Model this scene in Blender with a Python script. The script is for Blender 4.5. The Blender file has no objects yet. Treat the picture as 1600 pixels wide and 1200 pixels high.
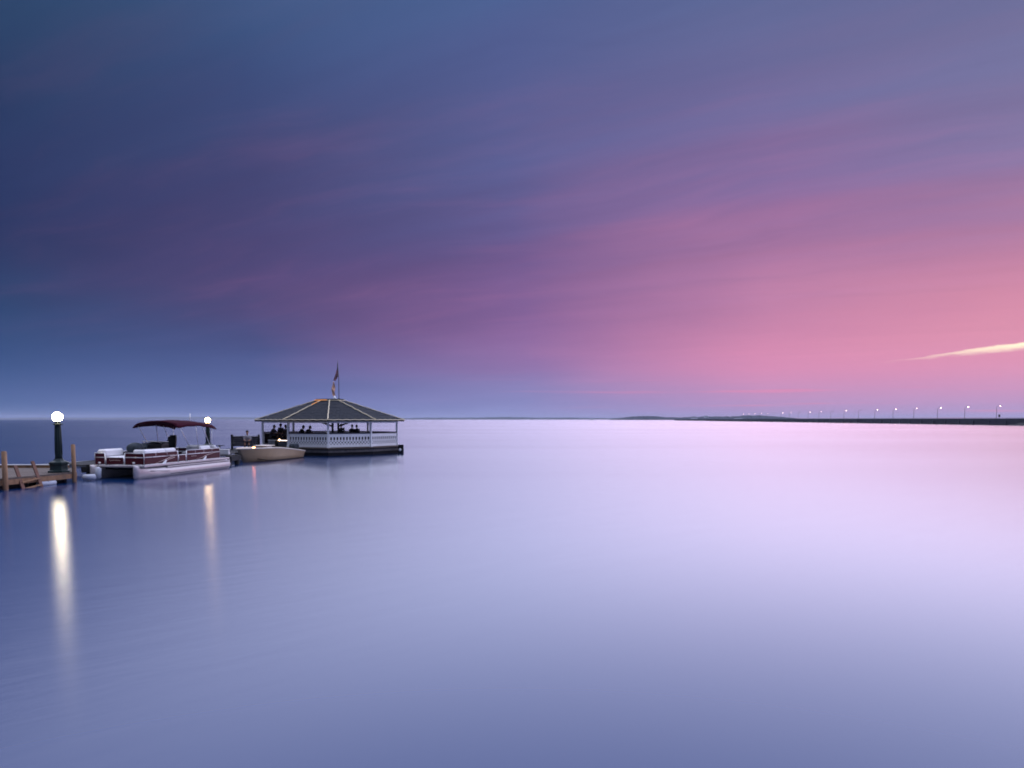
import bpy, bmesh, math, random
from mathutils import Vector, Matrix
R = math.radians
scene = bpy.context.scene
# ---------------------------------------------------------------- camera
F_PX, PITCH, HORIZON = 1142.0, 3.0, 655.0
cam_d = bpy.data.cameras.new('camera'); cam = bpy.data.objects.new('camera', cam_d)
scene.collection.objects.link(cam); scene.camera = cam
cam_d.sensor_width = 36.0; cam_d.lens = F_PX / 1600.0 * 36.0
cam_d.shift_y = (HORIZON + F_PX * math.tan(R(PITCH)) - 600.0) / 1600.0
cam_d.clip_start = 0.1; cam_d.clip_end = 60000.0
cam.location = (0.0, 0.0, 2.7); cam.rotation_euler = (R(90.0 - PITCH), 0.0, 0.0)
# ---------------------------------------------------------------- sky
def lin(r, g, b):
    f = lambda c: c / 12.92 if c <= 0.04045 else ((c + 0.055) / 1.055) ** 2.4
    return (f(r / 255.0), f(g / 255.0), f(b / 255.0), 1.0)
world = bpy.data.worlds.new('World'); scene.world = world; world.use_nodes = True
nt = world.node_tree; nt.nodes.clear()
class G:
    """tiny node-graph helper"""
    def __init__(s, tree): s.t = tree
    def n(s, kind, **kw):
        o = s.t.nodes.new(kind)
        for k, v in kw.items(): setattr(o, k, v)
        return o
    def put(s, sock, v):
        if isinstance(v, bpy.types.NodeSocket): s.t.links.new(v, sock)
        elif v is not None: sock.default_value = v
    def m(s, op, a, b=None, c=None, clamp=False):
        o = s.n('ShaderNodeMath', operation=op, use_clamp=clamp)
        for i, v in enumerate((a, b, c)):
            if v is not None: s.put(o.inputs[i], v)
        return o.outputs[0]
    def rng(s, v, a, b, c=0.0, d=1.0, mode='SMOOTHSTEP'):
        o = s.n('ShaderNodeMapRange', interpolation_type=mode)
        for i, q in enumerate((v, a, b, c, d)): s.put(o.inputs[i], q)
        return o.outputs[0]
    def mix(s, f, a, b, mode='MIX'):
        o = s.n('ShaderNodeMix', data_type='RGBA', blend_type=mode)
        s.put(o.inputs[0], f); s.put(o.inputs[6], a); s.put(o.inputs[7], b)
        return o.outputs[2]
    def noise(s, vec, scale, detail=3.0, rough=0.55, w=None):
        o = s.n('ShaderNodeTexNoise')
        if vec is not None: s.put(o.inputs['Vector'], vec)
        o.inputs['Scale'].default_value = scale; o.inputs['Detail'].default_value = detail
        o.inputs['Roughness'].default_value = rough
        return o.outputs[0]
    def xyz(s, x, y, z):
        o = s.n('ShaderNodeCombineXYZ')
        for i, q in enumerate((x, y, z)): s.put(o.inputs[i], q)
        return o.outputs[0]
    def sep(s, v):
        o = s.n('ShaderNodeSeparateXYZ'); s.put(o.inputs[0], v); return o.outputs
g = G(nt)
tc = g.n('ShaderNodeTexCoord')
dx, dy, dz = g.sep(tc.outputs['Generated'])
az = g.m('MULTIPLY', g.m('ARCTAN2', dx, dy), 180 / math.pi)            # degrees, + to the right
el = g.m('MULTIPLY', g.m('ARCSINE', g.m('MAXIMUM', dz, 0.0)), 180 / math.pi)
SUNSET = 50.0
# high thin cloud: noise on a cloud plane, drawn out along one wind direction
h = g.m('ADD', g.m('MAXIMUM', dz, 0.0), 0.09)
px, py = g.m('DIVIDE', dx, h), g.m('DIVIDE', dy, h)
WA = R(-62.0); ws, wc = math.sin(WA), math.cos(WA)
along = g.m('ADD', g.m('MULTIPLY', px, ws), g.m('MULTIPLY', py, wc))
across = g.m('SUBTRACT', g.m('MULTIPLY', px, wc), g.m('MULTIPLY', py, ws))
n1 = g.noise(g.xyz(g.m('MULTIPLY', along, 0.16), across, 0.0), 0.75, 5.0, 0.55)
n2 = g.noise(g.xyz(g.m('MULTIPLY', along, 0.10), across, 7.3), 2.6, 4.0, 0.6)
n3 = g.noise(g.xyz(px, py, 3.1), 0.5, 4.0, 0.5)
warp = g.m('ADD', g.m('ADD', g.m('MULTIPLY', g.m('SUBTRACT', n1, 0.5), 13.0),
                      g.m('MULTIPLY', g.m('SUBTRACT', n2, 0.5), 6.0)),
           g.m('MULTIPLY', g.m('SUBTRACT', n3, 0.5), 7.0))
fade = g.rng(el, 2.0, 15.0, 0.03, 1.0)
elw = g.m('ADD', el, g.m('MULTIPLY', warp, fade))
t = g.m('ABSOLUTE', g.m('SUBTRACT', az, SUNSET))
t = g.m('MINIMUM', t, g.m('SUBTRACT', 360.0, t))
SKY = [  # (degrees from the sunset, [(elevation, colour)])
 (85.0, [(0, (76,104,160)), (2, (66,93,147)), (4.3, (53,79,130)), (7.0, (44,68,112)), (8.6, (42,62,106)),
         (10.2, (47,58,101)), (14.5, (40,52,96)), (20.5, (40,60,100)), (26, (46,76,110)), (40, (38,66,98))]),
 (69.3, [(0, (102,118,178)), (2, (90,105,161)), (4.5, (75,88,142)), (6.0, (71,78,129)), (7.6, (80,72,120)),
         (10.5, (80,70,118)), (17, (68,69,116)), (24, (57,74,120)), (29, (62,92,136)), (40, (52,78,120))]),
 (50.0, [(0, (142,146,206)), (1.2, (136,137,194)), (2.8, (140,130,186)), (4.0, (150,118,174)), (6.5, (148,107,162)),
         (10, (126,94,149)), (14, (102,91,144)), (20, (90,96,148)), (27, (84,95,148)), (32, (72,102,148)), (44, (62,84,130))]),
 (30.7, [(0, (176,150,202)), (1.2, (190,150,200)), (3.0, (220,146,188)), (5.0, (222,142,180)), (8, (200,134,172)),
         (12.5, (174,121,166)), (18, (136,108,159)), (24, (103,110,158)), (31, (90,106,152)), (44, (72,90,140))]),
 (15.0, [(0, (186,156,206)), (1.2, (196,154,200)), (3.0, (230,154,190)), (5.0, (234,154,180)), (8.5, (208,137,167)),
         (12.5, (180,129,168)), (17, (140,121,166)), (22, (120,118,160)), (28, (98,110,157)), (44, (76,92,144))]),
]
def ramp(stops, fac):
    o = g.n('ShaderNodeValToRGB'); cr = o.color_ramp; cr.interpolation = 'B_SPLINE'
    while len(cr.elements) > 1: cr.elements.remove(cr.elements[-1])
    for i, (e, c) in enumerate(stops):
        el_ = cr.elements[0] if i == 0 else cr.elements.new(min(1.0, e / 50.0))
        el_.position = min(1.0, e / 50.0); el_.color = lin(*c)
    g.put(o.inputs[0], fac); return o.outputs[0]
fac = g.m('DIVIDE', g.m('MAXIMUM', elw, 0.0), 50.0)
col = None
tw = g.m('ADD', t, g.m('MULTIPLY', g.m('SUBTRACT', n3, 0.5), 10.0))
for i, (tt, st) in enumerate(SKY):
    c = ramp(st, fac)
    col = c if col is None else g.mix(g.rng(tw, SKY[i - 1][0], tt, 0.0, 1.0, 'LINEAR'), col, c)
# soft light / dark cloud veins
vein = g.m('ADD', g.m('MULTIPLY', g.m('SUBTRACT', n2, 0.5), 0.42), g.m('MULTIPLY', g.m('SUBTRACT', n1, 0.5), 0.22))
vein = g.m('ADD', 1.0, g.m('MULTIPLY', g.m('MULTIPLY', vein, g.rng(el, 1.0, 13.0, 0.12, 1.0)), g.rng(t, 110.0, 20.0, 0.35, 1.0)))
col = g.mix(1.0, col, g.xyz(vein, vein, vein), 'MULTIPLY')
# fine wisps catching the afterglow
n4 = g.noise(g.xyz(g.m('MULTIPLY', along, 0.22), g.m('ADD', across, g.m('MULTIPLY', n3, 1.2)), 5.0), 3.4, 6.0, 0.62)
wisp = g.m('MULTIPLY', g.m('MULTIPLY', g.rng(n4, 0.42, 0.92), g.rng(el, 3.0, 10.0)), g.m('MULTIPLY', g.rng(el, 30.0, 16.0, 0.35, 1.0), g.rng(t, 88.0, 30.0, 0.07, 0.22)))
col = g.mix(wisp, col, lin(206, 130, 172))
dark = g.m('MULTIPLY', g.rng(n4, 0.48, 0.26), g.m('MULTIPLY', g.rng(el, 4.0, 12.0), 0.10))
col = g.mix(dark, col, lin(62, 74, 122))
# the one sunlit cloud sliver low over the bridge
c_el = g.m('ADD', 4.05, g.m('MULTIPLY', g.m('SUBTRACT', az, 28.0), 0.105))
wid = g.rng(az, 26.5, 37.0, 0.04, 0.27, 'LINEAR')
wob = g.noise(g.xyz(g.m('MULTIPLY', az, 0.45), g.m('MULTIPLY', el, 2.2), 0.0), 1.0, 5.0, 0.65)
q = g.m('DIVIDE', g.m('SUBTRACT', g.m('ADD', el, g.m('MULTIPLY', g.m('SUBTRACT', wob, 0.5), 0.5)), c_el), wid)
up = g.rng(q, -1.9, 0.3, 0.0, 1.0); dn = g.rng(q, 0.3, 1.15, 1.0, 0.0)
sl = g.m('MULTIPLY', g.m('MULTIPLY', up, dn), g.m('MULTIPLY', g.rng(az, 26.0, 36.0), g.rng(az, 66.0, 50.0)))
col = g.mix(sl, col, (1.25, 1.10, 0.78, 1.0))
# a few thin pink threads near the horizon
th = g.noise(g.xyz(g.m('MULTIPLY', az, 0.05), g.m('MULTIPLY', el, 1.6), 2.0), 1.3, 3.0)
th = g.m('MULTIPLY', g.m('MULTIPLY', g.rng(th, 0.56, 0.74), g.rng(el, 5.0, 1.5)), g.rng(t, 60.0, 25.0, 0.0, 0.55))
col = g.mix(th, col, lin(240, 140, 180))
bg = g.n('ShaderNodeBackground'); g.put(bg.inputs[0], col); bg.inputs[1].default_value = 0.96
wo = g.n('ShaderNodeOutputWorld'); nt.links.new(bg.outputs[0], wo.inputs[0])
# ---------------------------------------------------------------- sun: the wide soft glow left after sunset
SUN_AZ, SUN_EL = 23.0, 66.0
sd = bpy.data.lights.new('sun', 'SUN'); sun = bpy.data.objects.new('sun', sd); scene.collection.objects.link(sun)
sd.energy = 5.0; sd.angle = R(119.5); sd.color = (0.74, 0.765, 1.0)
to_sun = Vector((math.sin(R(SUN_AZ)) * math.cos(R(SUN_EL)), math.cos(R(SUN_AZ)) * math.cos(R(SUN_EL)), math.sin(R(SUN_EL))))
sun.rotation_euler = to_sun.to_track_quat('Z', 'Y').to_euler()
vs = scene.view_settings; vs.view_transform = 'Standard'; vs.look = 'None'; vs.exposure = 0.0; vs.gamma = 1.0
scene.cycles.use_denoising = True; scene.cycles.filter_width = 1.8
# ================================================================ helpers
COL = scene.collection
def tag(o, label=None, cat=None, group=None, kind=None):
    if label: o['label'] = label
    if cat: o['category'] = cat
    if group: o['group'] = group
    if kind: o['kind'] = kind
    return o
def thing(name, label, cat, loc=(0, 0, 0), rz=0.0, group=None):
    o = bpy.data.objects.new(name, None); COL.objects.link(o); o.empty_display_size = 0.2
    o.location = loc; o.rotation_euler = (0, 0, rz)
    return tag(o, label, cat, group)
class MB:
    """collects shapes, then links them as one mesh object"""
    def __init__(s): s.v = []; s.f = []; s.smooth = []
    def add(s, vs, fs, smooth=False):
        k = len(s.v); s.v += [tuple(p) for p in vs]
        for f in fs: s.f.append(tuple(i + k for i in f)); s.smooth.append(smooth)
        return s
    def box(s, c, d, rz=0.0, bev=0.0):
        hx, hy, hz = d[0] / 2, d[1] / 2, d[2] / 2; ca, sa = math.cos(rz), math.sin(rz)
        P = lambda x, y, z: (c[0] + x * ca - y * sa, c[1] + x * sa + y * ca, c[2] + z)
        b = min(bev, hx * .9, hy * .9, hz * .9)
        if b <= 0:
            vs = [P(x, y, z) for z in (-hz, hz) for x, y in ((-hx, -hy), (hx, -hy), (hx, hy), (-hx, hy))]
            return s.add(vs, [(3, 2, 1, 0), (4, 5, 6, 7), (0, 1, 5, 4), (1, 2, 6, 5), (2, 3, 7, 6), (3, 0, 4, 7)])
        ring = lambda ix, iy, z: [P(x, y, z) for x, y in ((-ix + b, -iy), (ix - b, -iy), (ix, -iy + b), (ix, iy - b), (ix - b, iy), (-ix + b, iy), (-ix, iy - b), (-ix, -iy + b))]
        small = lambda z: [P(x, y, z) for x, y in ((-hx + b, -hy + b), (hx - b, -hy + b), (hx - b, -hy + b), (hx - b, hy - b), (hx - b, hy - b), (-hx + b, hy - b), (-hx + b, hy - b), (-hx + b, -hy + b))]
        return s.loft([small(-hz), ring(hx, hy, -hz + b), ring(hx, hy, hz - b), small(hz)], cap=True)
    def loft(s, rings, cap=True, smooth=False, closed=True):
        n = len(rings[0]); vs = [p for r in rings for p in r]; fs = []
        for i in range(len(rings) - 1):
            for j in range(n if closed else n - 1):
                fs.append((i * n + j, i * n + (j + 1) % n, (i + 1) * n + (j + 1) % n, (i + 1) * n + j))
        if cap:
            fs.append(tuple(range(n - 1, -1, -1))); fs.append(tuple((len(rings) - 1) * n + j for j in range(n)))
        return s.add(vs, fs, smooth)
    def lathe(s, prof, c=(0, 0, 0), n=16, smooth=True, cap=True):
        return s.loft([[(c[0] + r * math.cos(2 * math.pi * j / n), c[1] + r * math.sin(2 * math.pi * j / n), c[2] + z) for j in range(n)] for r, z in prof], cap, smooth)
    def tube(s, pts, r, n=8, cap=True, smooth=True):
        pts = [Vector(p) for p in pts]; rs = r if isinstance(r, (list, tuple)) else [r] * len(pts); rings = []
        up = Vector((0, 0, 1))
        for i, p in enumerate(pts):
            d = (pts[min(i + 1, len(pts) - 1)] - pts[max(i - 1, 0)])
            if d.length < 1e-6: d = Vector((0, 0, 1))
            d.normalize(); a = d.cross(up)
            if a.length < 0.05: a = d.cross(Vector((0, 1, 0)))
            a.normalize(); b = a.cross(d)
            rings.append([tuple(p + (a * math.cos(2 * math.pi * j / n) + b * math.sin(2 * math.pi * j / n)) * rs[i]) for j in range(n)])
        return s.loft(rings, cap, smooth)
    def beam(s, a, b, w, h):
        """square timber between two points; w across, h up"""
        a, b = Vector(a), Vector(b); d = (b - a).normalized()
        u = Vector((0, 0, 1)) if abs(d.z) < 0.95 else Vector((0, 1, 0))
        x = d.cross(u).normalized(); y = x.cross(d)
        R_ = lambda p: [tuple(p + x * (i * w / 2) + y * (j * h / 2)) for i, j in ((-1, -1), (1, -1), (1, 1), (-1, 1))]
        return s.loft([R_(a), R_(b)])
    def prism(s, poly, z0, z1):
        return s.loft([[(x, y, z0) for x, y in poly], [(x, y, z1) for x, y in poly]])
    def ball(s, c, r, n=12, sc=(1, 1, 1)):
        rings = []
        for i in range(n // 2 + 1):
            th = math.pi * i / (n // 2); th = min(max(th, 0.02), math.pi - 0.02)
            rings.append([(c[0] + sc[0] * r * math.sin(th) * math.cos(2 * math.pi * j / n), c[1] + sc[1] * r * math.sin(th) * math.sin(2 * math.pi * j / n), c[2] - sc[2] * r * math.cos(th)) for j in range(n)])
        return s.loft(rings, True, True)
    def mesh(s, name, m=None):
        me = bpy.data.meshes.new(name); me.from_pydata(s.v, [], s.f)
        me.polygons.foreach_set('use_smooth', s.smooth); 
        bm = bmesh.new(); bm.from_mesh(me); bmesh.ops.recalc_face_normals(bm, faces=bm.faces); bm.to_mesh(me); bm.free()
        if m: me.materials.append(m)
        me.update(); return me
    def build(s, name, m, parent=None, kind=None, label=None):
        o = bpy.data.objects.new(name, s.mesh(name, m)); COL.objects.link(o); o.parent = parent
        return tag(o, label, None, None, kind)
def one(name, m, parent, fn, *a, **k):
    mb = MB(); getattr(mb, fn)(*a, **k); return mb.build(name, m, parent)
# ---------------------------------------------------------------- materials
def mat_tree(name):
    m = bpy.data.materials.new(name); m.use_nodes = True; m.node_tree.nodes.clear(); return m, G(m.node_tree)
def mat(name, rgb, rough=0.6, metal=0.0, vary=0.15, scale=6.0, bump=0.0, stretch=(1, 1, 1), dirt=None, coat=0.0, spec=0.22):
    m, g = mat_tree(name)
    tc = g.n('ShaderNodeTexCoord'); mp = g.n('ShaderNodeMapping'); mp.inputs['Scale'].default_value = stretch
    g.t.links.new(tc.outputs['Object'], mp.inputs['Vector'])
    nz = g.noise(mp.outputs[0], scale, 5.0, 0.6)
    v = g.rng(nz, 0.25, 0.75, 1.0 - vary, 1.0 + vary, 'LINEAR')
    col = g.mix(1.0, (*rgb, 1.0), g.xyz(v, v, v), 'MULTIPLY')
    if dirt:
        n2 = g.noise(tc.outputs['Object'], scale * 0.35, 6.0, 0.7)
        col = g.mix(g.rng(n2, 0.5, 0.72, 0.0, 0.7), col, (*dirt, 1.0))
    p = g.n('ShaderNodeBsdfPrincipled'); g.put(p.inputs['Base Color'], col)
    g.put(p.inputs['Roughness'], g.rng(nz, 0.2, 0.8, max(0.03, rough - 0.08), min(1.0, rough + 0.08), 'LINEAR'))
    p.inputs['Metallic'].default_value = metal; p.inputs['Coat Weight'].default_value = coat
    p.inputs['Specular IOR Level'].default_value = spec
    if bump:
        b = g.n('ShaderNodeBump'); b.inputs['Strength'].default_value = bump; b.inputs['Distance'].default_value = 0.02
        g.put(b.inputs['Height'], nz); g.put(p.inputs['Normal'], b.outputs[0])
    o = g.n('ShaderNodeOutputMaterial'); g.t.links.new(p.outputs[0], o.inputs[0]); return m
def glow(name, rgb, power):
    m, g = mat_tree(name)
    e = g.n('ShaderNodeEmission'); e.inputs[0].default_value = (*rgb, 1.0); e.inputs[1].default_value = power
    o = g.n('ShaderNodeOutputMaterial'); g.t.links.new(e.outputs[0], o.inputs[0]); return m
M = dict(
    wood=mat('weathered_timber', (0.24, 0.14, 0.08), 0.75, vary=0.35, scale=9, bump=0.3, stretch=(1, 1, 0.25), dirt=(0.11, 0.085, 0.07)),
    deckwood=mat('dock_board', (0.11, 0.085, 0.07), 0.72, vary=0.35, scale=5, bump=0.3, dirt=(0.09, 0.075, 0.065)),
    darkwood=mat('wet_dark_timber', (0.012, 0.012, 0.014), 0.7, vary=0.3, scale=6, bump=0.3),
    redwood=mat('reddish_timber', (0.15, 0.075, 0.055), 0.7, vary=0.3, scale=8, bump=0.2, stretch=(1, 1, 0.3), dirt=(0.1, 0.06, 0.05)),
    white=mat('white_paint', (0.83, 0.84, 0.85), 0.5, vary=0.06, scale=4, dirt=(0.70, 0.70, 0.69)),
    greypaint=mat('grey_paint', (0.16, 0.165, 0.18), 0.55, vary=0.12, scale=3, dirt=(0.2, 0.2, 0.2)),
    shingle=mat('roof_shingle', (0.024, 0.028, 0.036), 0.8, vary=0.6, scale=5, bump=0.5, stretch=(3, 3, 8), dirt=(0.058, 0.055, 0.052), spec=0.1),
    cord=mat('rope_light_cord', (0.74, 0.64, 0.42), 0.4, vary=0.2, scale=20),
    iron=mat('dark_green_cast_iron', (0.012, 0.025, 0.024), 0.45, vary=0.3, scale=14, bump=0.15),
    black=mat('black_plastic', (0.012, 0.012, 0.014), 0.5, vary=0.3, scale=8),
    tar=mat('black_float', (0.010, 0.010, 0.012), 0.85, vary=0.3, scale=4, bump=0.2, spec=0.2),
    fascia=mat('grey_dock_fascia', (0.16, 0.15, 0.145), 0.75, vary=0.35, scale=5, bump=0.3, dirt=(0.05, 0.045, 0.045)),
    alu=mat('dull_aluminium', (0.46, 0.43, 0.44), 0.42, 0.55, vary=0.08, scale=4, dirt=(0.5, 0.47, 0.44)),
    rail=mat('bright_aluminium', (0.72, 0.72, 0.74), 0.3, 0.8, vary=0.05),
    maroon=mat('maroon_panel', (0.05, 0.004, 0.010), 0.4, vary=0.12, scale=3, spec=0.2),
    canvas=mat('maroon_canvas', (0.035, 0.004, 0.012), 0.9, vary=0.2, scale=30, bump=0.1, spec=0.05),
    vinyl=mat('white_vinyl', (0.70, 0.70, 0.72), 0.5, vary=0.06, scale=5),
    teal=mat('dark_teal_cover', (0.022, 0.032, 0.042), 0.6, vary=0.25, scale=6),
    tan=mat('tan_gelcoat', (0.42, 0.30, 0.17), 0.35, vary=0.07, scale=2, coat=0.3, dirt=(0.36, 0.26, 0.15)),
    cream=mat('cream_gelcoat', (0.62, 0.56, 0.48), 0.4, vary=0.08, scale=3),
    boot=mat('dark_boot_stripe', (0.02, 0.018, 0.018), 0.6),
    floatw=mat('white_float', (0.42, 0.46, 0.54), 0.5, vary=0.12, scale=5, dirt=(0.22, 0.25, 0.32)),
    silver=mat('pale_decal', (0.62, 0.50, 0.46), 0.4, vary=0.1),
    skin=mat('skin', (0.30, 0.17, 0.12), 0.6, vary=0.08), hair=mat('dark_hair', (0.015, 0.012, 0.012), 0.6),
    cloth_dark=mat('dark_clothing', (0.014, 0.014, 0.02), 0.9, vary=0.25, spec=0.2), cloth_grey=mat('grey_shirt', (0.22, 0.23, 0.27), 0.9, vary=0.2),
    cloth_brown=mat('dark_brown_clothing', (0.03, 0.02, 0.018), 0.9, vary=0.25, spec=0.2),
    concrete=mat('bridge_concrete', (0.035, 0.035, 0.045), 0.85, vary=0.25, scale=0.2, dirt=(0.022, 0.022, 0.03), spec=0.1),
    rock=mat('shore_rock', (0.03, 0.029, 0.03), 0.9, vary=0.5, scale=0.6, bump=0.6),
    foliage=mat('far_woodland', (0.014, 0.020, 0.030), 0.95, vary=0.4, scale=0.02, spec=0.1),
    galv=mat('galvanised_pole', (0.16, 0.16, 0.18), 0.5, 0.3),
    orange=mat('pale_orange_cloth', (0.80, 0.46, 0.30), 0.85, vary=0.2, scale=9),
    lamp_white=glow('lamp_globe_white', (1.0, 0.86, 0.62), 62.0),
    lamp_warm=glow('lamp_globe_warm', (1.0, 0.66, 0.32), 44.0),
    bulb=glow('warm_bulb', (1.0, 0.62, 0.32), 14.0), red=glow('red_orange_light', (1.0, 0.22, 0.08), 26.0),
    lit_cord=glow('lit_orange_cord', (1.0, 0.42, 0.16), 0.8), street=glow('street_light', (1.0, 0.72, 0.62), 22.0), smallwhite=glow('small_white_light', (1.0, 0.8, 0.7), 5.0),
)
# ================================================================ setting: water, far land, bridge
WAVE_TURN = 42.0      # the ripples run slightly across the view
def water_mat():
    m, g = mat_tree('water')
    geo = g.n('ShaderNodeNewGeometry'); x, y, z = g.sep(geo.outputs['Position'])
    lane = g.noise(g.xyz(g.m('MULTIPLY', x, 0.006), g.m('MULTIPLY', y, 0.03), 0.0), 1.0, 4.0, 0.6)      # wind lanes
    gl = g.n('ShaderNodeBsdfAnisotropic', distribution='BECKMANN'); gl.inputs['Color'].default_value = (1, 1, 1, 1); gl.inputs['Anisotropy'].default_value = 0.30
    wa = R(WAVE_TURN); g.put(gl.inputs['Tangent'], g.xyz(math.cos(wa), math.sin(wa), 0.0))
    g.put(gl.inputs['Roughness'], g.rng(lane, 0.3, 0.7, 0.226, 0.242, 'LINEAR'))
    cw, sw_ = math.cos(wa), math.sin(wa)                # faint ripple bands that die out with distance
    ra = g.m('ADD', g.m('MULTIPLY', x, cw), g.m('MULTIPLY', y, sw_)); rc = g.m('SUBTRACT', g.m('MULTIPLY', y, cw), g.m('MULTIPLY', x, sw_))
    rip = g.noise(g.xyz(g.m('MULTIPLY', ra, 0.35), g.m('MULTIPLY', rc, 1.3), 0.0), 1.0, 5.0, 0.6)
    bump = g.n('ShaderNodeBump'); bump.inputs['Distance'].default_value = 0.10
    g.put(bump.inputs['Strength'], g.rng(y, 8.0, 70.0, 0.032, 0.0)); g.put(bump.inputs['Height'], rip); g.put(gl.inputs['Normal'], bump.outputs[0])
    df = g.n('ShaderNodeBsdfDiffuse'); df.inputs['Color'].default_value = (0.004, 0.029, 0.115, 1)
    fr = g.n('ShaderNodeFresnel'); fr.inputs['IOR'].default_value = 1.34
    mx = g.n('ShaderNodeMixShader'); g.put(mx.inputs[0], fr.outputs[0])
    g.t.links.new(df.outputs[0], mx.inputs[1]); g.t.links.new(gl.outputs[0], mx.inputs[2])
    out = g.n('ShaderNodeOutputMaterial'); g.t.links.new(mx.outputs[0], out.inputs[0]); return m
mb = MB(); mb.add([(-9000, -200, 0), (9000, -200, 0), (9000, 9000, 0), (-9000, 9000, 0)], [(0, 1, 2, 3)])
tag(mb.build('water', water_mat()), kind='structure')
def ridge(name, x0, x1, y, depth, height, seed, step, jag, taper=0.12):
    """a wooded strip of land: rows of uneven tree-top heights, front to back"""
    rnd = random.Random(seed); n = int((x1 - x0) / step) + 1; rows = 7; vs = []; fs = []
    ph = [rnd.uniform(0, 6.28) for _ in range(6)]
    for r in range(rows):
        k = r / (rows - 1); prof = math.sin(math.pi * min(1.0, 0.02 + k)) ** 0.6 if r else 0.0
        for i in range(n):
            s = i / (n - 1); e = min(1.0, s / taper, (1 - s) / taper); e = max(0.0, e) ** 0.7
            hh = height * (0.75 + 0.16 * math.sin(s * 9 + ph[0]) + 0.09 * math.sin(s * 23 + ph[1])) * e
            z = -0.5 if r in (0, rows - 1) else hh * (0.55 + 0.45 * prof) + rnd.uniform(-jag, jag) * e
            vs.append((x0 + (x1 - x0) * s + rnd.uniform(-.3, .3) * step, y + depth * k + 30 * math.sin(s * 5 + ph[2]), z))
    for r in range(rows - 1):
        for i in range(n - 1):
            a = r * n + i; fs.append((a, a + 1, a + n + 1, a + n))
    m_ = MB(); m_.add(vs, fs); o = m_.build(name, M['foliage']); return tag(o, kind='structure')
ridge('headland', 372, 1080, 2600, 260, 15.5, 3, 5.0, 2.6)
ridge('far_shore', -900, 1100, 5600, 400, 19, 5, 16.0, 3.5, 0.06)
ridge('distant_shore', -6200, -700, 7400, 500, 26, 9, 40.0, 3.0, 0.05)
# small pale houses and lights on the headland
for k, (x, yy, w, hgt, lab) in enumerate([(645, 2590, 22, 7, 'low white waterside house at the foot of the headland'),
                                          (690, 2600, 12, 8, 'small white house on the headland slope right of the waterside house'),
                                          (800, 2585, 30, 6, 'long pale building along the headland shore near the bridge')]):
    t = thing('house', lab, 'house', (x, yy, 0.0), 0.05 * k, 'pale houses on the headland')
    z0 = 0.4 if k != 1 else 7.0
    one('wall', M['white'], t, 'box', (0, 0, z0 + hgt * .35), (w, 9, hgt * .7))
    rf = MB(); rf.loft([[(-w * .54, -5, z0 + hgt * .7), (-w * .54, 5, z0 + hgt * .7), (-w * .54, 0, z0 + hgt)], [(w * .54, -5, z0 + hgt * .7), (w * .54, 5, z0 + hgt * .7), (w * .54, 0, z0 + hgt)]]); rf.build('roof', M['greypaint'], t)
    for j in range(3): one('window', M['black'], t, 'box', (-w * .3 + j * w * .3, -4.55, z0 + hgt * .38), (w * .1, .2, hgt * .28))
# tiny white cruiser far out
t = thing('motor_boat', 'tiny white cabin boat far out on the horizon left of the headland', 'boat', (208, 1900, 0), 0.1)
h_ = MB(); h_.loft([[(-5, -1.4, 1.2), (-5, 1.4, 1.2), (-5, .9, -.2), (-5, -.9, -.2)], [(2, -1.5, 1.3), (2, 1.5, 1.3), (2, .9, -.2), (2, -.9, -.2)], [(5.5, -.05, 1.9), (5.5, .05, 1.9), (4.6, .05, -.1), (4.6, -.05, -.1)]]); h_.build('hull', M['white'], t)
one('cabin', M['white'], t, 'box', (-.5, 0, 2.1), (4, 2.2, 1.6), 0, .3); one('windscreen', M['black'], t, 'box', (1.53, 0, 2.3), (.08, 1.8, .7))
# ---- causeway bridge
BX = lambda y: 227.0 + 0.0937 * (y - 326.0)
bang = -math.atan(0.0937)                         # turn of the bridge line away from straight ahead
br = thing('bridge', 'long low dark causeway bridge running out from the right shore to the headland', 'bridge', (BX(290), 290, 0), bang)
# local frame: +y runs along the bridge away from us, camera side is -x
BL = 1250.0
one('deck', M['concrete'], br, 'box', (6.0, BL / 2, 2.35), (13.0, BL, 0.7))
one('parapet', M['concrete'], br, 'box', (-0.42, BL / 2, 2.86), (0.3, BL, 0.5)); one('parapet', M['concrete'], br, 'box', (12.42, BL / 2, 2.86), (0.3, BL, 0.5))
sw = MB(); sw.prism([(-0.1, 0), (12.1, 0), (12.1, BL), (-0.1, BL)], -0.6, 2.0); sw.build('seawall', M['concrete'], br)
pier = MB(); pier.box((0, 0, 0.9), (0.5, 1.3, 2.2)); pme = pier.mesh('pier', M['concrete'])
for k in range(60):
    o = bpy.data.objects.new('pier', pme); COL.objects.link(o); o.parent = br; o.location = (-0.35, 6 + k * 14.0, 0)
gr = MB(); gr.tube([(-0.42, 2, 3.45), (-0.42, BL - 2, 3.45)], 0.05, 6); gr.build('handrail', M['galv'], br)
gp = MB()
for k in range(200): gp.box((-0.42, 2 + k * 3.0, 3.27), (0.06, 0.06, 0.36))
gp.build('handrail_posts', M['galv'], br, 'stuff')
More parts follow.
